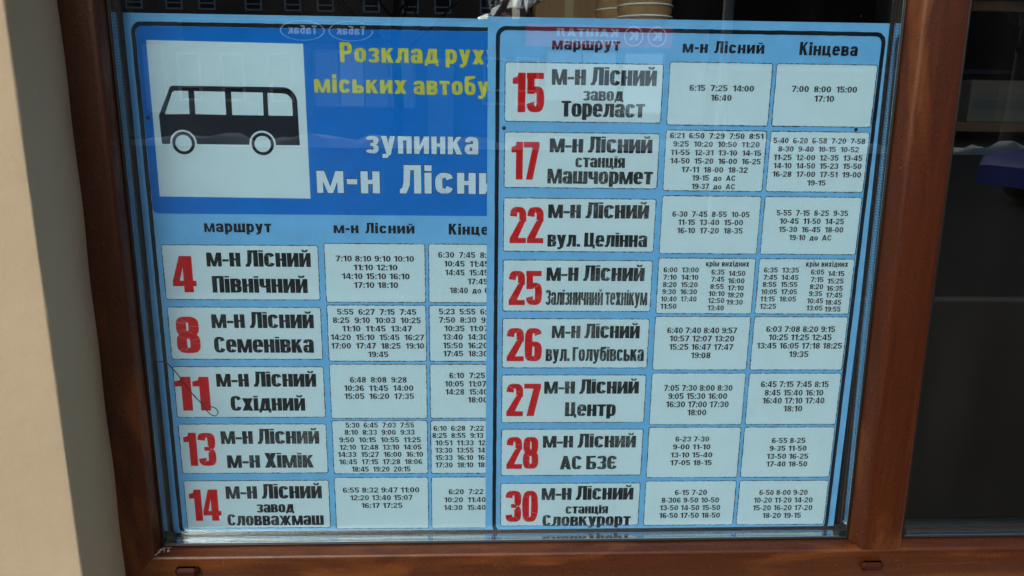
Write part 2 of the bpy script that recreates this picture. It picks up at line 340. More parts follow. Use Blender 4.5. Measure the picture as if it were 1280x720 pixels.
# lettering measured on the poster planes, millimetres: text, left, right, baseline, height
NAMES = [
    ('N', 2, 0, '15', 31.4, 67.7, -7.4, 43.8),
    ('L', 2, 0, 'м-н Лісний', 75.7, 196.2, 23.6, 20.1),
    ('L', 2, 0, 'завод', 112.0, 158.7, 6.5, 10.7),
    ('L', 2, 0, 'Тореласт', 87.6, 184.3, -11.9, 17.9),
    ('N', 2, 1, '17', 31.0, 63.6, -84.3, 43.4),
    ('L', 2, 1, 'м-н Лісний', 75.3, 195.3, -52.5, 18.6),
    ('L', 2, 1, 'станція', 105.7, 164.1, -69.6, 11.3),
    ('L', 2, 1, 'Машчормет', 73.4, 197.8, -88.7, 17.3),
    ('N', 2, 2, '22', 30.0, 70.2, -160.0, 43.6),
    ('L', 2, 2, 'м-н Лісний', 75.3, 195.4, -129.5, 19.1),
    ('L', 2, 2, 'вул. Целінна', 75.1, 195.2, -163.8, 17.0),
    ('N', 2, 3, '25', 29.6, 70.2, -236.3, 42.6),
    ('L', 2, 3, 'м-н Лісний', 75.1, 194.3, -205.9, 19.5),
    ('L', 2, 3, 'Залізничний технікум', 74.6, 199.0, -236.0, 18.9),
    ('N', 2, 4, '26', 28.0, 71.5, -308.3, 43.0),
    ('L', 2, 4, 'м-н Лісний', 83.3, 191.9, -278.2, 18.6),
    ('L', 2, 4, 'вул. Голубівська', 76.4, 198.8, -307.9, 18.2),
    ('N', 2, 5, '27', 28.4, 71.6, -381.0, 43.3),
    ('L', 2, 5, 'м-н Лісний', 75.5, 194.6, -351.0, 19.1),
    ('L', 2, 5, 'Центр', 102.5, 167.0, -381.1, 18.6),
    ('N', 2, 6, '28', 29.2, 70.3, -453.4, 44.1),
    ('L', 2, 6, 'м-н Лісний', 75.5, 194.8, -424.2, 18.9),
    ('L', 2, 6, 'АС БЗЄ', 97.8, 171.9, -454.5, 18.8),
    ('N', 2, 7, '30', 28.7, 71.1, -528.9, 44.6),
    ('L', 2, 7, 'м-н Лісний', 75.5, 195.1, -497.7, 19.8),
    ('L', 2, 7, 'станція', 107.3, 162.9, -517.4, 10.4),
    ('L', 2, 7, 'Словкурорт', 77.3, 193.4, -535.0, 15.8),
    ('N', 1, 0, '4', -371.0, -343.2, -222.5, 44.3),
    ('L', 1, 0, 'м-н Лісний', -329.4, -206.7, -190.8, 19.9),
    ('L', 1, 0, 'Північний', -324.9, -212.0, -222.7, 20.4),
    ('N', 1, 1, '8', -372.9, -344.4, -299.0, 46.3),
    ('L', 1, 1, 'м-н Лісний', -329.4, -206.7, -266.9, 20.3),
    ('L', 1, 1, 'Семенівка', -328.5, -208.1, -298.2, 20.3),
    ('N', 1, 2, '11', -380.7, -338.5, -373.7, 44.3),
    ('L', 1, 2, 'м-н Лісний', -329.3, -207.3, -342.4, 19.8),
    ('L', 1, 2, 'Східний', -314.0, -222.3, -374.1, 19.7),
    ('N', 1, 3, '13', -375.9, -336.7, -448.5, 45.2),
    ('L', 1, 3, 'м-н Лісний', -329.5, -207.0, -418.6, 20.3),
    ('L', 1, 3, 'м-н Хімік', -323.9, -215.6, -451.4, 20.4),
    ('N', 1, 4, '14', -375.4, -336.3, -525.4, 44.0),
    ('L', 1, 4, 'м-н Лісний', -328.8, -207.0, -494.5, 20.6),
    ('L', 1, 4, 'завод', -291.3, -243.5, -514.1, 11.7),
    ('L', 1, 4, 'Словважмаш', -329.4, -206.4, -532.3, 16.1),
]
HEADS = [
    (1, 'x', 'маршрут', -329.1, -251.0, -149.4, 10.4),
    (1, 'c', 'м-н Лісний', -178.1, -83.0, -149.6, 12.6),
    (1, 'c', 'Кінцева', -42.5, 26.1, -150.5, 13.2),
    (2, 'x', 'маршрут', 75.3, 152.4, 62.0, 9.9),
    (2, 'c', 'м-н Лісний', 223.9, 317.7, 60.9, 13.0),
    (2, 'c', 'Кінцева', 358.5, 426.0, 60.1, 14.4),
    (1, 'y', 'Розклад', -163.1, -52.8, 44.9, 21.5),
    (1, 'yx', 'руху', -44.7, 14.0, 44.9, 15.6),
    (1, 'yx', 'міських', -193.2, -89.4, 11.3, 14.9),
    (1, 'yx', 'автобусів', -81.3, 40.7, 10.7, 15.4),
    (1, 'wx', 'зупинка', -137.6, -7.5, -56.1, 20.0),
    (1, 'wx', 'м-н', -195.3, -122.3, -102.2, 25.5),
    (1, 'w', 'Лісний', -99.1, 43.4, -101.9, 33.0),
]
TIMES = [
    (2, 1, 0, [('6:15 7:25 14:00', 234.7, 309.5, 18.9, 6.4), ('16:40', 259.9, 284.3, 8.3, 6.4)]),
    (2, 2, 0, [('7:00 8:00 15:00', 353.7, 430.3, 19.3, 6.4), ('17:10', 381.1, 404.4, 8.7, 6.5)]),
    (2, 1, 1, [('6:21 6:50 7:29 7:50 8:51', 215.4, 325.4, -34.8, 6.0), ('9:25 10:20 10:50 11:20', 219.5, 321.7, -44.3, 6.0), ('11-55 12-31 13-10 14-15', 217.1, 324.4, -54.1, 6.0), ('14-50 15-20 16-00 16-25', 217.2, 324.7, -63.9, 6.0), ('17-11 18-00 18-32', 231.3, 310.0, -74.0, 6.1), ('19-15 до АС', 244.5, 296.4, -83.6, 6.1), ('19-37 до АС', 244.7, 296.7, -93.6, 6.1)]),
    (2, 2, 1, [('5-40 6-20 6-58 7-20 7-58', 337.7, 447.0, -39.1, 6.0), ('8-30 9-40 10-15 10-52', 344.3, 440.6, -48.8, 6.0), ('11-25 12-00 12-35 13-45', 339.7, 445.9, -58.7, 6.1), ('14-10 14-50 15-23 15-50', 340.4, 446.0, -68.3, 6.1), ('16-28 17-00 17-51 19-00', 340.0, 446.7, -78.2, 6.1), ('19-15', 382.6, 405.0, -88.2, 6.1)]),
    (2, 1, 2, [('6-30 7-45 8-55 10-05', 223.7, 316.9, -126.8, 6.3), ('11-15 13-40 15-00', 231.1, 309.7, -136.6, 6.4), ('16-10 17-20 18-35', 230.4, 310.1, -146.6, 6.4)]),
    (2, 2, 2, [('5-55 7-15 8-25 9-35', 349.5, 436.4, -124.4, 6.4), ('10-45 11-50 14-25', 354.1, 432.5, -134.3, 6.4), ('15-30 16-45 18-00', 353.7, 432.7, -144.4, 6.4), ('19-10 до АС', 367.3, 419.4, -154.3, 6.5)]),
    (2, 1, 3, [('6:00 13:00', 217.2, 260.2, -194.6, 6.0), ('7:10 14:10', 217.3, 260.4, -203.8, 6.0), ('8:20 15:20', 217.4, 260.1, -213.0, 6.0), ('9:30 16:30', 217.0, 259.8, -222.0, 6.0), ('10:40 17:40', 215.6, 260.0, -231.1, 6.1), ('11:50', 215.7, 235.8, -240.4, 6.1), ('крім вихідних', 268.5, 321.6, -187.0, 5.0), ('6:35', 276.0, 292.0, -197.2, 6.0), ('7:45', 276.2, 292.5, -206.1, 6.0), ('8:55', 275.7, 292.5, -215.2, 6.0), ('10:10', 274.2, 294.3, -224.2, 6.0), ('12:50', 274.1, 294.5, -232.8, 6.1), ('13:40', 274.4, 294.5, -242.2, 6.1), ('14:50', 297.2, 317.7, -198.7, 6.0), ('16:00', 297.0, 317.5, -207.9, 6.0), ('17:10', 297.3, 317.4, -216.9, 6.0), ('18:20', 297.5, 317.6, -225.8, 6.1), ('19:30', 297.0, 317.5, -234.9, 6.1)]),
    (2, 2, 3, [('6:35 13:35', 340.4, 383.6, -194.2, 6.0), ('7:45 14:45', 340.5, 383.8, -203.4, 6.0), ('8:55 15:55', 340.4, 383.5, -212.2, 6.0), ('10:05 17:05', 339.1, 383.7, -221.5, 6.1), ('11:15 18:05', 338.7, 383.5, -230.6, 6.1), ('12:25', 339.1, 359.6, -240.0, 6.1), ('крім вихідних', 391.7, 443.6, -186.6, 5.0), ('6:05', 398.8, 415.2, -196.5, 6.0), ('7:15', 399.3, 415.3, -205.8, 6.0), ('8:20', 399.1, 415.8, -214.8, 6.1), ('9:35', 398.8, 415.3, -223.7, 6.1), ('10:45', 397.4, 417.7, -232.8, 6.1), ('13:05', 397.4, 417.8, -242.0, 6.1), ('14:15', 419.9, 440.3, -198.3, 6.0), ('15:25', 420.2, 440.4, -207.6, 6.0), ('16:35', 420.3, 440.5, -216.9, 6.1), ('17:45', 420.3, 440.6, -225.5, 6.1), ('18:45', 420.1, 440.4, -234.6, 6.1), ('19:55', 420.3, 440.7, -243.3, 6.1)]),
    (2, 1, 4, [('6:40 7:40 8:40 9:57', 226.3, 313.4, -271.6, 7.1), ('10:57 12:07 13:20', 229.8, 310.8, -282.2, 7.2), ('15:25 16:47 17:47', 229.8, 310.3, -293.1, 7.2), ('19:08', 257.8, 282.5, -304.1, 7.2)]),
    (2, 2, 4, [('6:03 7:08 8:20 9:15', 350.0, 436.8, -269.7, 7.1), ('10:25 11:25 12:45', 353.8, 433.5, -280.3, 7.2), ('13:45 16:05 17:18 18:25', 339.8, 447.9, -291.3, 7.2), ('19:35', 381.6, 406.3, -302.4, 7.3)]),
    (2, 1, 5, [('7:05 7:30 8:00 8:30', 226.6, 313.8, -347.3, 7.4), ('9:05 15:30 16:00', 232.6, 307.7, -358.3, 7.4), ('16:30 17:00 17:30', 230.4, 310.6, -369.4, 7.5), ('18:00', 258.4, 282.6, -380.4, 7.5)]),
    (2, 2, 5, [('6:45 7:15 7:45 8:15', 349.8, 436.6, -342.4, 7.4), ('8:45 15:40 16:10', 355.6, 430.8, -353.7, 7.4), ('16:40 17:10 17:40', 353.6, 433.5, -364.4, 7.5), ('18:10', 381.5, 405.9, -375.3, 7.5)]),
    (2, 1, 6, [('6-23 7-30', 245.6, 289.1, -416.4, 6.7), ('9-00 11-10', 242.9, 291.5, -427.3, 6.8), ('13-10 15-40', 240.5, 294.7, -438.5, 6.8), ('17-05 18-15', 240.7, 294.8, -449.4, 6.9)]),
    (2, 2, 6, [('6-55 8-25', 370.9, 414.4, -418.8, 6.8), ('9-35 11-50', 368.7, 417.1, -429.7, 6.8), ('13-50 16-25', 366.0, 420.6, -440.9, 6.9), ('17-40 18-50', 366.5, 420.3, -451.7, 6.9)]),
    (2, 1, 7, [('6-15 7-20', 249.6, 291.6, -491.6, 7.0), ('8-306 9-50 10-50', 232.5, 308.3, -502.6, 7.0), ('13-50 14-50 15-50', 230.8, 310.8, -513.6, 7.1), ('16-50 17-50 18-50', 230.7, 311.2, -524.7, 7.1)]),
    (2, 2, 7, [('6-50 8-00 9-20', 360.9, 425.0, -492.3, 7.0), ('10-20 11-20 14-20', 354.4, 432.8, -503.3, 7.1), ('15-20 16-20 17-20', 354.1, 433.5, -514.4, 7.1), ('18-20 19-15', 367.9, 419.4, -525.6, 7.1)]),
    (1, 1, 0, [('7:10 8:10 9:10 10:10', -177.3, -84.2, -183.7, 6.6), ('11:10 12:10', -156.5, -104.2, -194.4, 6.6), ('14:10 15:10 16:10', -170.8, -89.7, -205.3, 6.7), ('17:10 18:10', -156.9, -103.8, -216.1, 6.7)]),
    (1, 2, 0, [('6:30 7:45 8:30', -55.2, 13.8, -178.5, 6.6), ('10:45 11:45', -48.4, 5.7, -189.4, 6.7), ('14:45 15:45', -47.2, 4.9, -200.2, 6.7), ('17:45', -20.0, 4.1, -211.1, 6.7), ('18:40 до', -41.6, -3.7, -222.3, 6.8), ('С', 0.6, 6.2, -222.2, 6.8)]),
    (1, 1, 1, [('5:55 6:27 7:15 7:45', -178.0, -82.6, -249.6, 6.7), ('8:25 9:10 10:03 10:25', -183.7, -77.2, -260.2, 6.8), ('11:10 11:45 13:47', -172.9, -88.1, -270.8, 6.8), ('14:20 15:10 15:45 16:27', -187.2, -73.4, -281.8, 6.8), ('17:00 17:47 18:25 19:10', -187.1, -73.6, -292.8, 6.9), ('19:45', -142.3, -117.7, -303.8, 6.9)]),
    (1, 2, 1, [('5:23 5:55 6:27', -55.0, 14.5, -248.9, 6.8), ('7:50 8:30 9:10', -55.1, 14.6, -259.5, 6.8), ('10:35 11:07', -48.6, 5.3, -270.3, 6.8), ('13:40 14:30', -50.5, 4.4, -281.2, 6.9), ('15:50 16:20', -50.6, 4.5, -292.2, 6.9), ('17:45 18:30', -50.3, 4.6, -302.7, 6.9)]),
    (1, 1, 2, [('6:48 8:08 9:28', -165.7, -95.7, -336.9, 6.9), ('10:36 11:45 14:00', -173.4, -87.8, -347.9, 7.0), ('15:05 16:20 17:35', -173.4, -87.1, -358.6, 7.0)]),
    (1, 2, 2, [('6:10 7:25', -42.8, 1.5, -331.2, 6.9), ('10:05 11:07', -48.6, 3.0, -342.2, 7.0), ('14:28 15:40', -47.8, 4.8, -352.9, 7.0), ('18:00', -20.1, 4.9, -363.5, 7.0)]),
    (1, 1, 3, [('5:30 6:45 7:03 7:55', -173.3, -87.7, -397.0, 6.5), ('8:10 8:33 9:00 9:33', -174.9, -87.1, -406.7, 6.5), ('9:50 10:15 10:55 11:25', -182.2, -79.5, -417.0, 6.5), ('12:10 12:48 13:10 14:05', -182.1, -78.9, -427.1, 6.6), ('14:33 15:27 16:00 16:10', -184.6, -76.9, -437.0, 6.6), ('16:45 17:15 17:28 18:06', -183.4, -78.1, -447.2, 6.6), ('18:45 19:20 20:15', -167.8, -93.3, -457.4, 6.7)]),
    (1, 2, 3, [('6:10 6:28 7:22', -63.1, 0.3, -401.5, 6.5), ('8:25 8:55 9:13', -64.8, -0.2, -411.3, 6.5), ('10:51 11:33 12:15', -61.2, 14.8, -421.4, 6.6), ('13:30 13:55 14:30', -61.3, 14.9, -431.6, 6.6), ('15:33 16:10 16:45', -61.4, 15.0, -441.8, 6.6), ('17:30 18:10 18:45', -61.5, 15.1, -452.0, 6.7)]),
    (1, 1, 4, [('6:55 8:32 9:47 11:00', -180.1, -82.5, -486.7, 6.8), ('12:20 13:40 15:07', -171.3, -91.3, -497.5, 6.8), ('16:17 17:25', -157.4, -104.5, -508.6, 6.8)]),
    (1, 2, 4, [('6:20 7:22', -44.5, 0.1, -489.7, 6.8), ('10:20 11:40', -50.6, 3.1, -501.1, 6.8), ('14:30 15:40', -51.2, 3.2, -512.3, 6.9)]),
]
# ------------------------------------------------------------------ building blocks placed relative to the eye level Z0
ROOT = {}
def thing(name, loc, label, cat, group=None):
    o = empty(name, (loc[0], loc[1], loc[2]+Z0), label, cat, group); ROOT[o.name] = Vector(loc); return o
def part(name, mb, mat, parent, root=None, label=None, kind=None):
    """parts are modelled in eye-level coordinates and shifted into the frame of their thing"""
    r = root or parent; off = ROOT[r.name]
    mb.v = [(x-off.x, y-off.y, z-off.z) for x, y, z in mb.v]
    o = mb.build(name, MT[mat] if isinstance(mat, str) else mat, parent)
    if label: o['label'] = label
    if kind: o['kind'] = kind
    return o
def solo(name, mb, mat, label=None, cat=None, group=None, kind=None, origin=(0, 0, 0)):
    mb.v = [(x-origin[0], y-origin[1], z-origin[2]) for x, y, z in mb.v]
    o = mb.build(name, MT[mat] if isinstance(mat, str) else mat); o.location = (origin[0], origin[1], origin[2]+Z0)
    return tag(o, label, cat, group, kind)

# ================================================================== THE WINDOW
GX0, GX1, HX0, HX1 = -.4030, .4735, .5440, 1.4500          # sight lines of the two panes
GZ0, GZ1 = -.5460, .6400
def warp(x, y, z):
    """the frame is not perfectly square: the mullion leans and the sill rail climbs a little to the right"""
    u = (x-GX0)/(GX1-GX0); w = (z-GZ0)/(GZ1-GZ0)
    return (x - .0105*max(0, min(1, u))*w*1.75, y, z + .0042*u*(1-max(0, min(1, w))))
def wv(mb): mb.v = [warp(*p) for p in mb.v]; return mb
win = thing('shop_window', (.3, 0, -.62), 'brown wood-effect window with two panes behind which the timetables are stuck', 'window')

# frame profile: (inset from the sight line outwards, y)
PROF = [(-.0006, .0300), (0, .0004), (.0012, -.0050), (.0042, -.0135), (.0052, -.0155), (.0068, -.0168), (.0090, -.0174), (.0130, -.0176), (.0330, -.0176), (.0420, -.0180), (.0740, -.0180), (.0750, .0500)]
def rail(side, x0, x1, z0, z1, prof, gap=.00012):
    m = MB(); rows = []
    for i, y in prof:
        j = max(i, 0)
        if side == 'L': a, b = (x0-i, y, z0-j+gap), (x0-i, y, z1+j-gap)
        if side == 'R': a, b = (x1+i, y, z0-j+gap), (x1+i, y, z1+j-gap)
        if side == 'B': a, b = (x0-j+gap, y, z0-i), (x1+j-gap, y, z0-i)
        if side == 'T': a, b = (x0-j+gap, y, z1+i), (x1+j-gap, y, z1+i)
        n = 24; rows.append([tuple(a[k]+(b[k]-a[k])*t/n for k in range(3)) for t in range(n+1)])
    m.grid(rows, smooth=True); return wv(m)
LP = [(min(i, .0452), y) for i, y in PROF]                   # left stile is narrower: the render covers the rest of it
part('left_stile', rail('L', GX0, HX1, GZ0, GZ1, PROF), 'wood_z', win)
part('right_stile', rail('R', GX0, HX1, GZ0, GZ1, PROF), 'wood_z', win)
part('bottom_rail', rail('B', GX0, HX1, GZ0, GZ1, PROF), 'wood_x', win)
part('top_rail', rail('T', GX0, HX1, GZ0, GZ1, PROF), 'wood_x', win)
# mullion: one upright with both rebates, its foot notched round the ledge of the bottom rail
m = MB(); rows = []
half = [(0, .0300), (0, .0004), (.0025, -.0050), (.0075, -.0135), (.0095, -.0170), (.0115, -.0186), (.0150, -.0192)]
pr = [(GX1+i, y) for i, y in half] + [((GX1+HX0)/2, -.0192)] + [(HX0-i, y) for i, y in half[::-1]]
for k in range(25):
    t = k/24; z = GZ0-.0002 + (GZ1+.002-GZ0)*t
    rows.append([(x, y, z if k else z - (.0042 if y < -.016 and .003 < min(x-GX1, HX0-x) else (.0020 if y < -.012 else 0))) for x, y in pr])
m.grid(rows, smooth=True); m.poly(rows[0][::-1]); part('mullion', wv(m), 'wood_z', win)
# weld scar where left stile and bottom rail meet: smeared sealant
m = MB()
for k in range(26):
    t = random.random(); cx = -.4030 - .006 + t*.016 + random.uniform(-.003, .003); cz = -.5462 - .0006*random.random() - max(0, -.403-cx)*.9
    cy = random.uniform(-.014, .0)
    r = random.uniform(.0007, .0021)
    m.poly([(cx+r*math.cos(a)*random.uniform(.5, 1.5), cy+r*math.sin(a), cz+random.uniform(.0003, .0009)) for a in [i*math.pi/3 for i in range(6)]])
part('sealant_smear', wv(m), flat('grey_sealant', (.36, .34, .33), .6), win)

def unit(x0, x1, tagc):
    z0, z1 = GZ0, GZ1
    for nm, a, b in (('outer_pane', .0000, .0040), ('inner_pane', .0196, .0236)):
        m = MB(); m.box(x0-.004, x1+.004, a, b, z0-.004, z1+.004); part(nm, wv(m), 'pane_dusty' if nm == 'outer_pane' else 'pane', win)
    o = .0012
    for side in 'LRBT':
        a = (x0, x1, z0, z1); m = MB(); n = 12
        def row(ins, y):
            if side == 'L': A, B = (x0+ins, y, z0+ins), (x0+ins, y, z1-ins)
            if side == 'R': A, B = (x1-ins, y, z0+ins), (x1-ins, y, z1-ins)
            if side == 'B': A, B = (x0+ins, y, z0+ins), (x1-ins, y, z0+ins)
            if side == 'T': A, B = (x0+ins, y, z1-ins), (x1-ins, y, z1-ins)
            return [tuple(A[k]+(B[k]-A[k])*t/n for k in range(3)) for t in range(n+1)]
        m.grid([row(-.004, .00425), row(o-.0006, .00425), row(o, .0050), row(o, .0187), row(o-.0006, .0193), row(-.004, .0193)])
        part('spacer_bar', wv(m), 'spacer', win)
        m = MB(); m.grid([row(-.0005, -.0002), row(.0006, -.0018), row(.0024, -.0016), row(.0031, -.0001)], smooth=True)
        part('glazing_gasket', wv(m), 'rubber', win)
        m = MB(); m.grid([row(-.003, .02365), row(.0036, .02365), row(.0041, .0239), row(-.003, .0275)], smooth=True)
        part('inner_gasket', wv(m), 'rubber', win)
unit(GX0, GX1, 0); unit(HX0, HX1, 1)
for x0, x1 in ((GX0, GX1), (HX0, HX1)):              # plastic corner keys that join the spacer bars
    for cx, sx in ((x0, 1), (x1, -1)):
        for cz, sz in ((GZ0, 1), (GZ1, -1)):
            m = MB(); X = sorted((cx - sx*.003, cx + sx*.0100)); Z = sorted((cz - sz*.003, cz + sz*.0100)); m.box(X[0], X[1], .0046, .0190, Z[0], Z[1], .001)
            part('corner_key', wv(m), 'sealant', win)
def drain(xc):
    m = MB(); m.box(xc-.0145, xc+.0145, -.0262, -.0179, -.5730, -.5615, .0035)
    c = part('drain_cap', m, 'cap', win)
    m = MB(); m.box(xc-.0110, xc+.0110, -.0270, -.0261, -.5700, -.5645, .0008)
    part('hood', m, 'cap', c, win)
drain(-.3665); drain(.4975)

# ================================================================== TIMETABLES
CELLS1 = dict(a=(-.3805, -.1979), b=(-.1903, -.0710), c=(-.0667, .0505))
ROWS1 = [((-.1649, -.2314), (-.1621, -.2340)), ((-.2408, -.3066), (-.2377, -.3090)), ((-.3164, -.3828), (-.3131, -.3844)), ((-.3919, -.4587), (-.3877, -.4602)), ((-.4692, -.5359), (-.4655, -.5379))]
CELLS2 = dict(a=(.0227, .2032), b=(.2106, .3291), c=(.3339, .4511))
ROWS2 = [((.0475, -.0178), (.0504, -.0196)), ((-.0300, -.0937), (-.0255, -.0957)), ((-.1061, -.1698), (-.1018, -.1714)), ((-.1805, -.2439), (-.1771, -.2464)),
         ((-.2535, -.3168), (-.2501, -.3194)), ((-.3263, -.3897), (-.3238, -.3930)), ((-.3990, -.4627), (-.3967, -.4667)), ((-.4740, -.5345), (-.4716, -.5350))]
def cell(name, x0, x1, z0, z1, y, root, label=None):
    m = MB(); m.poly(plate(rrect(x0, x1, z0, z1, .0026), y-.00012)); o = part(name, m, 'white', root, label=label)
    # thin dark print line round the cell, its edge a little ragged
    m = MB(); n = 12; ins, outs = [], []
    base = rrect(x0, x1, z0, z1, .0026)
    pts = []
    for k in range(len(base)):
        a, b = base[k], base[(k+1) % len(base)]; d = math.dist(a, b); q = max(1, int(d/.0022))
        pts += [(a[0]+(b[0]-a[0])*t/q, a[1]+(b[1]-a[1])*t/q) for t in range(q)]
    cx, cz = (x0+x1)/2, (z0+z1)/2
    def off(p, o):
        qx, qz = max(x0+.0026, min(x1-.0026, p[0])), max(z0+.0026, min(z1-.0026, p[1])); dx, dz = p[0]-qx, p[1]-qz; l = math.hypot(dx, dz) or 1
        return (p[0]+dx/l*o, y-.00018, p[1]+dz/l*o)
    R1 = [off(p, .00046*random.uniform(.1, 1.9)) for p in pts]; R0 = [off(p, -.00040*random.uniform(.2, 1.7)) for p in pts]
    m.grid([R0, R1], closed=True); part('cell_outline', m, 'navy', o, root); return o
def poster(root, x0, x1, z0, z1, y, th):
    m = MB(); n = 16
    rows = []
    for zz in (z0, z1): rows.append([(x0+(x1-x0)*k/n, y, zz) for k in range(n+1)])
    m.grid(rows); m.grid([[(p[0], y+th, p[2]) for p in r] for r in rows])
    m.poly([(x0,y,z0),(x0,y+th,z0),(x0,y+th,z1),(x0,y,z1)]); m.poly([(x1,y,z0),(x1,y+th,z0),(x1,y+th,z1),(x1,y,z1)])
    m.poly([(x0,y,z1),(x1,y,z1),(x1,y+th,z1),(x0,y+th,z1)]); m.poly([(x0,y,z0),(x1,y,z0),(x1,y+th,z0),(x0,y+th,z0)])
    part('sheet', m, 'paper_blue', root)
def border(root, x0, x1, z0, z1, y, t=.0046, r=.0115):
    m = MB(); A = rrect(x0, x1, z0, z1, r, 8); B = rrect(x0+t, x1-t, z0+t, z1-t, r-t*.8, 8)
    def dens(P):
        out = []
        for k in range(len(P)):
            a, b = P[k], P[(k+1) % len(P)]; q = 60 if math.dist(a, b) > .1 else 1
            out += [(a[0]+(b[0]-a[0])*i/q + random.uniform(-1, 1)*.00022, y-.00010, a[1]+(b[1]-a[1])*i/q + random.uniform(-1, 1)*.00022) for i in range(q)]
        return out
    m.grid([dens(A), dens(B)], closed=True); part('border_line', m, 'border', root)

Y2, Y1 = .02405, .02570
ta = thing('timetable_poster', (-.17, Y1, -.5485), 'left timetable with blue bus banner and routes 4 to 14, partly under the other poster', 'poster')
tb = thing('timetable_poster', (.2335, Y2, -.5485), 'right timetable listing routes 15 to 30, overlapping the poster with the bus picture', 'poster')
poster(ta, -.3990, .0625, -.5485, .0938, Y1, .0005)
poster(tb, .0028, .4650, -.5485, .0962, Y2, .0005)
border(ta, -.3915, .0577, -.5455, .0850, Y1); border(tb, .0118, .4572, -.5455, .0865, Y2)
# blue banner of the left poster with the bus pictogram
m = MB(); m.poly(plate(rrect(-.3866, .0528, -.1280, .0802, .0065, 6, (1, 0, 0, 1)), Y1-.00011)); ban = part('blue_banner', m, 'blue', ta)
m = MB(); m.poly(plate([(-.3770, -.1080), (-.2036, -.1090), (-.2036, .0640), (-.3760, .0655)], Y1-.00016)); pic = part('bus_picture', m, 'white', ban, ta)
m = MB(); y = Y1-.00020
def corner(cx, cz, rx, rz, a0, a1, n=8): return [(cx+rx*math.cos(math.radians(a0+(a1-a0)*i/n)), cz+rz*math.sin(math.radians(a0+(a1-a0)*i/n))) for i in range(n+1)]
body = [(-.3690, -.0478), (-.2128, -.0478)] + [(-.2132, -.0016)] + corner(-.2290, -.0005, .0160, .0173, 0, 90) + corner(-.3505, .0138, .0045, .0030, 90, 160, 4) + [(-.3695, -.0160)]
m.poly(plate(body, y))
part('bus_silhouette', m, 'ink', pic, ta)
m = MB(); y = Y1-.00024
m.poly(plate([(-.3628, -.0148), (-.3350, -.0142), (-.3345, .0112), (-.3500, .0112), (-.3525, .0094)], y))
m.poly(plate([(-.3285, -.0142), (-.2940, -.0146), (-.2938, .0108), (-.3280, .0112)], y))
m.poly(plate([(-.2872, -.0146), (-.2520, -.0148), (-.2515, .0105), (-.2868, .0108)], y))
m.poly(plate([(-.2465, -.0148), (-.2190, -.0148), (-.2190, -.0060)] + corner(-.2290, .0000, .0100, .0098, 5, 90, 6) + [(-.2462, .0103)], y))
part('bus_windows', m, 'white', pic, ta)
for cx in (-.3445, -.2550):
    cz = -.0468
    m = MB(); m.poly(plate([(cx+.0150*math.cos(a), cz+.0150*math.sin(a)) for a in [i*math.pi/18 for i in range(36)]], Y1-.00024)); part('wheel_arch', m, 'white', pic, ta)
    m = MB(); m.grid([[(cx+r*math.cos(a), Y1-.00028, cz+r*math.sin(a)) for a in [i*math.pi/18 for i in range(36)]] for r in (.0128, .0092)], closed=True); part('wheel_ring', m, 'ink', pic, ta)

for kind, po, row, s, x0, x1, zb, h in NAMES:
    root, CE, RO, yy = (ta, CELLS1, ROWS1, Y1) if po == 1 else (tb, CELLS2, ROWS2, Y2)
    if kind == 'N':
        (zt, zl), _ = RO[row]; cur = cell('route_panel', *CE['a'], zl, zt, yy, root, 'white panel of route %s' % s)
        m = MB(); wd = len(s)
        lettering(m, s, 'heavy', x0/1e3, x1/1e3, zb/1e3, h/1e3, yy-.00022, jit=.00016)
        part('route_number', m, 'red', cur, root)
        mm = None
    else:
        m = MB(); small = s in ('завод', 'станція')
        lettering(m, s, 'heavy', x0/1e3, x1/1e3, zb/1e3, h/1e3, yy-.00022, jit=.00020 if po == 2 else .00012, xh=small)
        part('route_name', m, 'ink_worn' if po == 2 or row > 2 else 'ink', cur, root)
for po, st, s, x0, x1, zb, h in HEADS:
    root, yy = (ta, Y1) if po == 1 else (tb, Y2)
    if po == 2 or st in 'xc':
        m = MB(); lettering(m, s, 'sign', x0/1e3, x1/1e3, zb/1e3, h/1e3, yy-.00022, jit=.00014, xh=(st == 'x')); part('column_heading', m, 'ink', root); continue
    m = MB()
    if st[0] == 'w':
        for a in range(8):
            g = .00062; lettering(m, s, 'sign', x0/1e3, x1/1e3, zb/1e3, h/1e3, yy-.00016-a*2.2e-5*.02, (g*math.cos(a*math.pi/4), g*math.sin(a*math.pi/4)), xh=('x' in st))
            yy -= .000012
        part('letter_outline', m, 'ink', ban, ta); m = MB(); yy -= .0001
    lettering(m, s, 'sign', x0/1e3, x1/1e3, zb/1e3, h/1e3, yy-.00022, jit=.00016, xh=('x' in st)); part('banner_lettering', m, 'white' if st[0] == 'w' else 'yellow', ban, ta)
for po, col, row, lines in TIMES:
    root, CE, RO, yy = (ta, CELLS1, ROWS1, Y1) if po == 1 else (tb, CELLS2, ROWS2, Y2)
    _, (zt, zl) = RO[row]; c = cell('schedule_cell', *CE['bc'[col-1]], zl, zt, yy, root)
    m = MB()
    for s, x0, x1, zb, h in lines:
        small = s.startswith('крім'); lettering(m, s, 'sign' if small else 'plain_tight' if (po == 2 and row > 3) or (po == 1 and row in (0, 4) and col == 1) else 'plain', x0/1e3, x1/1e3, zb/1e3, h/1e3*1.06, yy-.00022, jit=.00009, xh=small)
    part('departure_times', m, 'time_ink', c, root)
for root, x, z, yy in ((ta, -.3822, -.0187, Y1), (tb, .0219, -.0255, Y2), (tb, .4344, -.0224, Y2)):
    m = MB(); m.lathe(0, 0, [(.0001, .0012), (.0014, .0010), (.0021, .0004), (.0023, 0)], 14)
    m.v = [(x+a, yy-.0001-c*.35, z+b) for a, b, c in m.v]; part('pin_head', m, flat('dark_pin_%d' % int(x*1e3+400), (.012, .016, .03), .3), root)

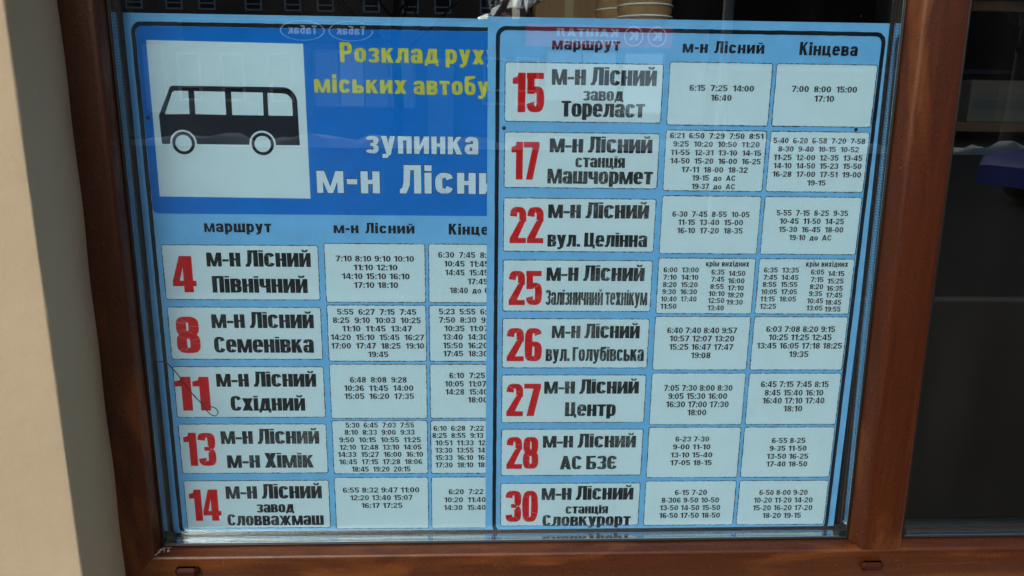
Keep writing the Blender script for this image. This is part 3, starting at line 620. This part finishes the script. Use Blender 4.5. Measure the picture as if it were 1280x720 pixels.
# ================================================================== LOOP OF BLACK THREAD
m = MB(); P = [(-.3935,-.3055),(-.391,-.3030),(-.387,-.3012),(-.383,-.3008),(-.378,-.3020),(-.374,-.3048),(-.364,-.318),(-.353,-.336),(-.341,-.351),(-.330,-.3568),(-.3245,-.3590),(-.3212,-.3630),(-.3213,-.3672),(-.3245,-.3698),(-.3285,-.3685),(-.3325,-.3640),(-.3375,-.3560),(-.3430,-.3490),(-.3500,-.3400)]
pts = []
for i in range(len(P)-1):
    a = P[max(i-1, 0)]; b = P[i]; c = P[i+1]; d = P[min(i+2, len(P)-1)]
    for t in (0, .25, .5, .75):
        f = lambda k: .5*((2*b[k]) + (-a[k]+c[k])*t + (2*a[k]-5*b[k]+4*c[k]-d[k])*t*t + (-a[k]+3*b[k]-3*c[k]+d[k])*t**3)
        pts.append((f(0), -.0009 - .0006*math.sin(i*.9+t), f(1)))
m.tube(pts, .00058, 6)
solo('thread', m, 'rubber', 'thin black thread ending in a small loop over the panel of route 11', 'thread', origin=(-.36, -.001, -.33))
# ================================================================== THE WALL OF THE SHOP
wall = thing('shop_wall', (-1.2, .01, -1.5), 'beige rendered shop wall whose reveal stands left of the brown window', 'wall')
WX = -.4478; WF = -.1150
m = MB(); rows = []
nz = 220
def edge(z, k):      # ragged, hand-trowelled arris
    return .0011*math.sin(z*23+1) + .0007*math.sin(z*61+2) + .0005*math.sin(z*173) + random.uniform(-.0003, .0003)
for i in range(nz+1):
    z = -.95 + 1.9*i/nz; e = edge(z, 0); cx = WX + .0045 + .0026*min(1, max(0, (.1-z)/.7)); r = .0022
    row = [(-1.6, WF, z), (-1.0, WF+.0004*math.sin(z*5), z), (-.7, WF, z), (-.55, WF+.0003*math.sin(z*9), z), (cx-r-.012, WF, z)]
    for k in range(7):
        a = math.radians(-90 + 90*k/6); row.append((cx-r+(r+e*.5)*math.cos(a), WF+r+(r+e*.5)*math.sin(a), z))
    for k in range(1, 13):
        t = k/12; yy = WF+r + (.012-WF-r)*t
        x = cx + (WX-cx)*t + .0004*math.sin(z*17+k) 
        if yy > -.030: x += .0022*min(1, (yy+.030)/.012) + .0006*math.sin(z*40)   # bead of filler against the frame
        row.append((x, yy, z))
    rows.append(row)
m.grid(rows, smooth=True); part('left_pier', m, 'wall', wall)
m = MB()
m.box(-4.0, -1.6, -.115, .135, -1.5, 2.6); m.box(-1.6, 3.6, -.115, .135, .95, 2.6); m.box(-1.6, 3.6, -.115, .135, -1.5, -.95)
m.box(-1.6, -.455, -.085, .135, -.95, .95); m.box(-.455, 1.53, -.1149, .135, -.95, -.6225); m.box(-.455, 1.53, -.1149, .135, .716, .95); m.box(1.53, 3.6, -.1149, .135, -.95, .95)
part('masonry', m, 'wall', wall)

# ================================================================== INSIDE THE SHOP
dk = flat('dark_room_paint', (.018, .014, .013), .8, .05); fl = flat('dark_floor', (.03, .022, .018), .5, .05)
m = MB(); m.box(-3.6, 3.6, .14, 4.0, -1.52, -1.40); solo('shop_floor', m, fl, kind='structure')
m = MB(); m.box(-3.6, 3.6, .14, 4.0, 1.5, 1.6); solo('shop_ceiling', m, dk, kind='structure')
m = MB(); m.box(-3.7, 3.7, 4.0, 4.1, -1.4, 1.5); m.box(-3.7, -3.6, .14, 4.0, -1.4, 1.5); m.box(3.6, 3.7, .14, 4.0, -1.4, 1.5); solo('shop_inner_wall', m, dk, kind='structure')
sh = thing('display_shelf', (.35, .40, -1.4), 'dark display shelf inside the shop, behind the two posters', 'shelf')
m = MB(); m.box(-.42, .46, .20, .60, -.052, -.032, .002); part('shelf_board', m, flat('dark_wood', (.05, .03, .02), .5), sh)
for x in (-.38, .42):
    for y in (.23, .56):
        m = MB(); m.box(x-.015, x+.015, y-.015, y+.015, -1.4, -.0525); part('leg', m, flat('dark_leg_%d_%d' % (x*10, y*10), (.04, .03, .025), .5), sh)
kraft = NM('kraft_card', .75, .3)
kraft.color(kraft.mix(kraft.noise(kraft.map((60, 60, 3)), 3, 3), (.20, .105, .045), (.27, .15, .07)))
MT['kraft'] = kraft.m; MT['lip'] = flat('white_paper_rim', (.72, .70, .66), .45)
def cup(cx, cy, z, k, label, first=None):
    if first is None:
        o = thing('paper_cup', (cx, cy, z), label, 'cup', 'nested brown paper cups above the right poster')
        m = MB(); m.lathe(cx, cy, [(.027, z), (.028, z+.001), (.0395, z+.094), (.0388, z+.0945), (.027, z+.004), (.0005, z+.004)], 48); part('cup_wall', m, 'kraft', o)
        m = MB(); m.lathe(cx, cy, [(.0392+.0017*math.cos(a), z+.0950+.0015*math.sin(a)) for a in [i*math.pi/4 for i in range(9)]], 48); part('rim', m, 'lip', o)
        return o
    o = first.copy(); COL.objects.link(o); o.location = (cx, cy, z+Z0); o['label'] = label
    for ch in first.children:
        c = ch.copy(); COL.objects.link(c); c.parent = o
    return o
ords = ['lowest', 'second', 'third', 'fourth', 'fifth', 'sixth', 'seventh', 'eighth', 'ninth', 'tenth']
f = None
for k in range(9):
    f0 = cup(.2330, .300, -.0315+.0158*k, k, '%s cup%s of the nearer stack of brown paper cups' % (ords[k], '' if k == 0 else ' from the bottom'), f); f = f or f0
for k in range(8):
    cup(.2130, .392, -.0315+.0158*k+.004, k, '%s cup%s of the farther stack, half hidden by the nearer one' % (ords[k], '' if k == 0 else ' from the bottom'), f)
bx = thing('cardboard_box', (.155, .52, -.0315), 'tall brown cardboard box standing left of the paper cups', 'box')
m = MB(); m.box(.085, .205, .50, .59, -.0315, .26, .001); part('box_body', m, 'kraft', bx)
m = MB(); m.box(.135, .150, .4994, .4998, -.0315, .259); part('packing_tape', m, flat('tape', (.30, .22, .12), .25), bx)
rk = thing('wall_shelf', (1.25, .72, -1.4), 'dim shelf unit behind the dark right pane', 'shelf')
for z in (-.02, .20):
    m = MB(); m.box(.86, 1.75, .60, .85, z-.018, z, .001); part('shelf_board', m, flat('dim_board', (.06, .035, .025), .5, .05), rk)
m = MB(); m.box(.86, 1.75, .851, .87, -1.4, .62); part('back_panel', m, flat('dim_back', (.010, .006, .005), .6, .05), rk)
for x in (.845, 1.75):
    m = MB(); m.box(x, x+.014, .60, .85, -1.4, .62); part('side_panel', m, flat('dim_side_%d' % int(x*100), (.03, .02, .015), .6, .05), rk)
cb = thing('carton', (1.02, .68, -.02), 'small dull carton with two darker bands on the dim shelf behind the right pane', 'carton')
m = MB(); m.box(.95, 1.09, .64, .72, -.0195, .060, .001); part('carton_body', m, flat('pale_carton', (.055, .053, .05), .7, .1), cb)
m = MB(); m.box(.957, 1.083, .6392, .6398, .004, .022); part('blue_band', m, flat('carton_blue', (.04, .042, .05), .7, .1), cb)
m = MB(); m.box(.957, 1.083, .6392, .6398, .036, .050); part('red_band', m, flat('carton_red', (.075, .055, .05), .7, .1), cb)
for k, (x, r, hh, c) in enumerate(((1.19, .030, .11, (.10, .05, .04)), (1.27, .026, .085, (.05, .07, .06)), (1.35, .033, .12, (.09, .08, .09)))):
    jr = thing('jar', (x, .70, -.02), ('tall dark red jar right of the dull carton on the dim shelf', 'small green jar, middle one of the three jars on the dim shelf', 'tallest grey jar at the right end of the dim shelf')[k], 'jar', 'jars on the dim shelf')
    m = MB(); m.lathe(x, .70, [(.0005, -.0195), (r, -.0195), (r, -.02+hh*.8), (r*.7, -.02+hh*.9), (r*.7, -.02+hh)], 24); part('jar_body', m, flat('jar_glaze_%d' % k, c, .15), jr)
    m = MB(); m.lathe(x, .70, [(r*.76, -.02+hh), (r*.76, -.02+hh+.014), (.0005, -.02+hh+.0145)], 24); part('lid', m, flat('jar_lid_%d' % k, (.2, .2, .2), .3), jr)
# cellophane bouquet wrap
cel = bpy.data.materials.new('cellophane'); cel.use_nodes = True; t = cel.node_tree; n = t.nodes; n.remove(n['Principled BSDF'])
tr = n.new('ShaderNodeBsdfTransparent'); tr.inputs[0].default_value = (.82, .82, .84, 1); g2 = n.new('ShaderNodeBsdfGlossy'); g2.inputs['Roughness'].default_value = .08
mx = n.new('ShaderNodeMixShader'); mx.inputs[0].default_value = .30
t.links.new(tr.outputs[0], mx.inputs[1]); t.links.new(g2.outputs[0], mx.inputs[2]); t.links.new(mx.outputs[0], n['Material Output'].inputs[0])
bq = thing('gift_bundle', (.035, .30, -.0315), 'dark red gift bundle in crumpled clear cellophane above the gap between the posters', 'gift')
m = MB(); rows = []
for i in range(15):
    z = -.0315 + .235*i/14; R = .060 - .030*math.sin(min(1, i/14)*math.pi*.5)*(1 if i < 10 else 1) + (.030*(i-10)/4 if i > 10 else 0)
    rows.append([(.035+(R+random.uniform(-.012, .012))*math.cos(a), .30+(R+random.uniform(-.012, .012))*.7*math.sin(a), z+random.uniform(-.006, .006)) for a in [k*math.pi/13 for k in range(26)]])
m.grid(rows, closed=True); part('cellophane_wrap', m, cel, bq)
m = MB(); m.lathe(.035, .30, [(.001, -.031), (.036, -.031), (.040, .05), (.032, .11), (.014, .15), (.001, .155)], 20); part('dark_contents', m, flat('dark_red_paper', (.06, .008, .012), .5), bq)

# ================================================================== THE STREET THE PANES MIRROR
asph = NM('asphalt', .9, .03); asph.color(asph.mix(asph.noise(asph.map(), .8, 4), (.014, .015, .017), (.030, .031, .033))); asph.bump(asph.noise(asph.map(), 60, 3), .3, .01)
pav = NM('paving_concrete', .9, .15); pav.color(pav.mix(pav.noise(pav.map(), 2.0, 4), (.014, .014, .015), (.03, .03, .03)))
m = MB(); m.poly([(-250, .1, -1.52), (250, .1, -1.52), (250, -250, -1.52), (-250, -250, -1.52)]); solo('ground', m, pav.m, kind='structure')
m = MB(); m.box(-80, 80, -5.0, -.12, -1.515, -1.50); solo('pavement', m, pav.m, kind='structure')
m = MB(); m.box(-80, 80, -5.15, -5.0, -1.6, -1.499); m.box(-80, 80, -26.15, -26.0, -1.6, -1.498); solo('kerb', m, flat('kerb_stone', (.07, .07, .07), .9), kind='structure')
m = MB(); m.poly([(-80, -26, -1.512), (80, -26, -1.512), (80, -5.15, -1.512), (-80, -5.15, -1.512)]); solo('road', m, asph.m, kind='structure')
snow = NM('trodden_snow', .9, .3); snow.color(snow.mix(snow.noise(snow.map(), 1.5, 4), (.75, .77, .80), (.55, .56, .58)))
m = MB(); rows = []
for i in range(161):
    x = -40 + .5*i; rows.append([(x, -26.2-.9*j/5+random.uniform(-.1, .1), -1.515+(.30+.05*math.sin(x*.7)+random.uniform(-.22, .22))*math.sin(math.pi*j/5)) for j in range(6)])
m.grid(rows, smooth=True); solo('snow_bank', m, snow.m, kind='stuff', label='low ridge of trodden snow along the far kerb', cat='snow')
def added_glow(name, c, e):        # glow added to signs and shop panes so the glass mirrors them brighter
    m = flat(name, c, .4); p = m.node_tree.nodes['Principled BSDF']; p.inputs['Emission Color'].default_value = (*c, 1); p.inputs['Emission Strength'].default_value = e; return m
brick = NM('dark_brick', .85, .3)
bt = brick.new('ShaderNodeTexBrick'); bt.inputs['Scale'].default_value = 4.0; bt.inputs['Color1'].default_value = (.42, .27, .19, 1); bt.inputs['Color2'].default_value = (.30, .19, .14, 1); bt.inputs['Mortar'].default_value = (.2, .18, .16, 1)
brick.L(brick.map((1, 1, 1), (math.pi/2, 0, 0)), bt.inputs['Vector']); brick.color(bt.outputs[0])
whf = flat('white_window_frame', (.85, .86, .88), .5); dgl = flat('dark_far_glass', (.02, .025, .03), .05)
def far_window(parent, root, x, y, z, w, h, cache={}):
    key = (w, h)
    if key not in cache:
        m = MB()
        for a in ((x-w/2, x-w/2+.13, z, z+h), (x+w/2-.13, x+w/2, z, z+h), (x-w/2+.13, x+w/2-.13, z, z+.13), (x-w/2+.13, x+w/2-.13, z+h-.13, z+h), (x-w/2+.13, x+w/2-.13, z+h*.28, z+h*.28+.1)):
            m.box(a[0], a[1], y, y+.06, a[2], a[3])
        o = part('window', m, whf, parent, root); m = MB(); m.box(x-w/2+.09, x+w/2-.09, y+.005, y+.02, z+.09, z+h-.09); q = part('pane', m, dgl, o, root)
        cache[key] = (o, q, x, y, z); return
    o, q, a, b, c = cache[key]; n = o.copy(); COL.objects.link(n); n.parent = parent
    dl = ROOT[o.parent.name] - ROOT[parent.name]
    n.location = (x-a+dl.x, y-b+dl.y, z-c+dl.z); r = q.copy(); COL.objects.link(r); r.parent = n
flats = thing('block_of_flats', (-21, -66, -1.5), 'dark brick block of flats with white windows mirrored along the top of the glass', 'building')
m = MB(); m.box(-45, 2, -72, -60, -1.5, 13.5); part('brick_wall', m, brick.m, flats)
m = MB(); m.box(-45.3, 2.3, -72.3, -59.7, 13.5, 13.9); part('flat_roof', m, flat('roof_felt', (.05, .05, .05), .9), flats)
for j in range(4):
    for i in range(14): far_window(flats, flats, -38+2.9*i + (.5 if i % 3 else 0), -60.0, 1.2+2.7*j, 1.25, 1.5)
ware = thing('warehouse', (31, -50, -1.5), 'long dark red-brown building mirrored at the top right of the glass', 'building')
m = MB(); m.box(2.4, 60, -56, -46, -1.5, 6.6); part('cladding', m, flat('dark_red_cladding', (.075, .030, .026), .7), ware)
m = MB(); m.box(2.2, 60.2, -56.2, -45.8, 6.6, 7.3); part('eaves', m, flat('grey_eaves', (.35, .36, .37), .6), ware)
m = MB(); m.box(2.4, 60, -45.99, -45.9, 2.2, 2.45); part('ledge', m, flat('grey_ledge', (.2, .19, .19), .6), ware)
for k in range(9):
    m = MB(); m.box(6+5.6*k, 8.6+5.6*k, -45.98, -45.92, -.6, 1.6); part('dark_opening', m, dgl, ware)
shops = thing('shop_row', (1, -36, -1.5), 'low pale row of shops across the street, mirrored faintly in the glass', 'building')
ren = flat('pale_shop_render', (.34, .37, .41), .8)
m = MB(); m.box(-24, 9.5, -40, -33.0, -1.5, 3.35); part('shop_front', m, ren, shops)
m = MB(); m.box(-24.2, 9.7, -40.2, -32.8, 3.35, 3.5); part('parapet', m, flat('parapet_sheet', (.12, .12, .13), .6), shops)
for x in (-21.0, -17.5, -12.4, -10.6, -8.6, .4, 1.8): far_window(shops, shops, x, -33.0, .0, 1.0, 2.0)
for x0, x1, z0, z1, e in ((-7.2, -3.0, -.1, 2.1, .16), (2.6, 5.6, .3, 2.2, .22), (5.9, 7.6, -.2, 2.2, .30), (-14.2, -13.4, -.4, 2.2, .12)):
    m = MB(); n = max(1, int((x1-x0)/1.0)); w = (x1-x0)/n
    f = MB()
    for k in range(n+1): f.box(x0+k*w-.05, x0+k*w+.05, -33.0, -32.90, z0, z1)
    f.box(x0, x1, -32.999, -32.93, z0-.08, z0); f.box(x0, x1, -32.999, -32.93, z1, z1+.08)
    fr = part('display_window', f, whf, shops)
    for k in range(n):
        q = MB(); q.box(x0+k*w+.05, x0+(k+1)*w-.05, -32.99, -32.96, z0, z1); part('glow_pane', q, added_glow('glow_pane_%d_%d' % (int(x0*10), k), (.50, .60, .70), e*2.0*(.4+1.0*random.random())), fr, shops)  # panes themselves glow, added to lift their reflection; no lamp stands behind
for x in (-15.6, -1.9, 8.9):
    m = MB(); m.box(x-.55, x+.55, -33.0, -32.95, -1.5, 1.9); part('door', m, whf, shops)
MT['sign_red'] = added_glow('sign_red', (.75, .05, .09), .55); MT['sign_white'] = added_glow('sign_white', (.8, .8, .84), .8)  # emission added to the sign colours to strengthen their reflection
def sign_text(m, text, x0, x1, z, h, y):
    # read from the window side of the street (looking towards -y), so x runs the other way
    k = MB(); lettering(k, text, 'sign', 0, x1-x0, z, h, 0); m.f += [tuple(len(m.v)+i for i in f) for f in k.f]; m.sm += k.sm
    m.v += [(x1-p[0], y-p[1]*30, p[2]) for p in k.v]
sg = thing('shop_sign', (4.6, -32.9, 2.4), 'red shop sign with white lettering, mirrored over the heading of the right poster', 'sign')
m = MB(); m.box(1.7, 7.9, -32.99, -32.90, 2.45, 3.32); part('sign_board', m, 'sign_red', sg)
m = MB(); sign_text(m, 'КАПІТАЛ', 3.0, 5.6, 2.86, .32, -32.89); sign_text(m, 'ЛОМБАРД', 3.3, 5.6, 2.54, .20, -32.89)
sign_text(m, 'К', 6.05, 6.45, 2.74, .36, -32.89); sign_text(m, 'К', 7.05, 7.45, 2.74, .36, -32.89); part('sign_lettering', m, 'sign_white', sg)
m = MB()
for cx in (6.25, 7.25):
    m.grid([[(cx+r*math.cos(a), -32.885, 2.90+r*math.sin(a)) for a in [i*math.pi/16 for i in range(32)]] for r in (.36, .41)], closed=True)
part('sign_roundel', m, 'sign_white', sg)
sg2 = thing('shop_sign', (-7.0, -32.9, 2.4), 'dark shop sign with two white ovals, mirrored above the yellow heading', 'sign')
m = MB(); m.box(-12.5, -4.4, -32.99, -32.90, 2.45, 3.30); part('sign_board', m, flat('sign_dark', (.03, .035, .05), .5), sg2)
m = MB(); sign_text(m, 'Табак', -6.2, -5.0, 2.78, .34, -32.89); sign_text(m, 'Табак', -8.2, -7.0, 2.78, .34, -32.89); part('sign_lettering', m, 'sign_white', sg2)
m = MB()
for cx in (-5.6, -7.6): m.grid([[(cx+r*2.3*math.cos(a), -32.885, 2.92+r*math.sin(a)) for a in [i*math.pi/16 for i in range(32)]] for r in (.38, .40)], closed=True)
part('sign_oval', m, 'sign_white', sg2)
cp = flat('blue_car_paint', (.006, .022, .20), .5, .15); car_glass = flat('car_glass', (.01, .012, .015), .05)
car = thing('parked_car', (10.6, -11.6, -1.5), 'blue parked car mirrored at the right edge of the dark pane', 'car')
CX, CY, CZ = 8.6, -11.6, -1.5
prof = [(0.0, .30, .62), (.12, .28, .78), (.9, .26, .92), (1.25, .25, .98), (2.2, .24, 1.0), (3.3, .25, 1.0), (3.85, .27, .96), (4.15, .30, .80), (4.2, .34, .55)]
m = MB(); rows = []
for x, zl, zh in prof:
    w = .86 if .1 < x < 4.1 else .76
    rows.append([(CX+x, CY+a*w, CZ+z) for a, z in ((-.96, zl), (-1, zl+.15), (-1, zh-.14), (-.93, zh-.03), (-.6, zh), (.6, zh), (.93, zh-.03), (1, zh-.14), (1, zl+.15), (.96, zl))])
m.grid(rows, closed=True, smooth=True); m.poly(rows[0]); m.poly(rows[-1][::-1]); part('body', m, cp, car)
m = MB(); rows = []
for x, zh, w in ((1.15, .96, .78), (1.85, 1.38, .62), (2.5, 1.45, .60), (3.1, 1.42, .60), (3.75, .97, .76)):
    rows.append([(CX+x, CY-.80, CZ+.95), (CX+x, CY-w, CZ+zh-.03), (CX+x, CY-w*.8, CZ+zh), (CX+x, CY+w*.8, CZ+zh), (CX+x, CY+w, CZ+zh-.03), (CX+x, CY+.80, CZ+.95)])
m.grid(rows, smooth=True); part('window_glass', m, car_glass, car)
m = MB(); rows = [[(CX+x, CY+a*w, CZ+z+.006) for a in (-1.0, -.8, .8, 1.0)] for x, z, w in ((1.80, 1.375, .60), (2.5, 1.452, .60), (3.15, 1.42, .60))]
m.grid(rows, smooth=True); part('roof', m, cp, car)
for x in (.85, 3.35):
    for yy in (-.80, .80):
        m = MB(); ring = lambda r, y: [(CX+x+r*math.cos(a), y, CZ+.31+r*math.sin(a)) for a in [i*math.pi/12 for i in range(24)]]
        ys = (CY+yy-.09, CY+yy+.09); m.grid([ring(.02, ys[0]), ring(.29, ys[0]), ring(.31, ys[0]+.03), ring(.31, ys[1]-.03), ring(.29, ys[1]), ring(.02, ys[1])], closed=True, smooth=True)
        part('wheel', m, 'rubber', car)
pole = flat('pale_pole', (.45, .46, .47), .5)
lp = thing('street_lamp', (2.75, -8.2, -1.5), 'pale street lamp post mirrored as an upright streak in the right poster', 'lamp post')
m = MB(); m.tube([(2.75, -8.2, -1.5), (2.75, -8.2, 0), (2.75, -8.2, 5.5)], [.075, .06, .045], 14); part('pole', m, pole, lp)
m = MB(); m.tube([(2.75, -8.2, 5.5), (2.75, -8.5, 5.9), (2.75, -9.3, 6.1)], .03, 10); part('arm', m, pole, lp)
m = MB(); m.box(2.62, 2.88, -9.9, -9.25, 6.04, 6.14, .02); part('lamp_head', m, pole, lp)
bark = NM('bare_bark', .9, .2); bark.color(bark.mix(bark.noise(bark.map((1, 1, .2)), 8, 4), (.05, .04, .035), (.12, .10, .085)))
def tree(x, y, seed, label):
    R = random.Random(seed); o = thing('bare_tree', (x, y, -1.5), label, 'tree')
    m = MB(); m.tube([(x, y, -1.5), (x+.1, y, 0), (x, y+.1, 2.2), (x+.15, y, 4.2)], [.24, .19, .15, .10], 10); part('trunk', m, bark.m, o)
    m = MB()
    def br(p, d, L, r, n):
        P = [p]; q = Vector(p); dd = Vector(d)
        for k in range(4):
            dd = (dd + Vector((R.uniform(-.25, .25), R.uniform(-.25, .25), R.uniform(-.05, .25)))).normalized(); q = q + dd*L/4; P.append(tuple(q))
            if n and k: 
                s = (dd + Vector((R.uniform(-1, 1), R.uniform(-1, 1), R.uniform(-.1, .6)))).normalized(); br(tuple(q), s, L*.6, r*.5, n-1)
        m.tube(P, [r, r*.8, r*.6, r*.45, r*.3], 5)
    for k in range(9):
        a = k*2.4; br((x+.1, y, 1.6+.3*k), (math.cos(a), math.sin(a), .7), 2.4-.1*k, .06, 3)
    part('crown', m, bark.m, o); return o
tree(-3.2, -27.6, 3, 'bare tree before the shops, mirrored beside the yellow heading')
tree(-15.5, -28.2, 5, 'bare tree mirrored at the far left edge of the glass')
tree(19.5, -27.8, 9, 'bare tree mirrored in the dark right pane')
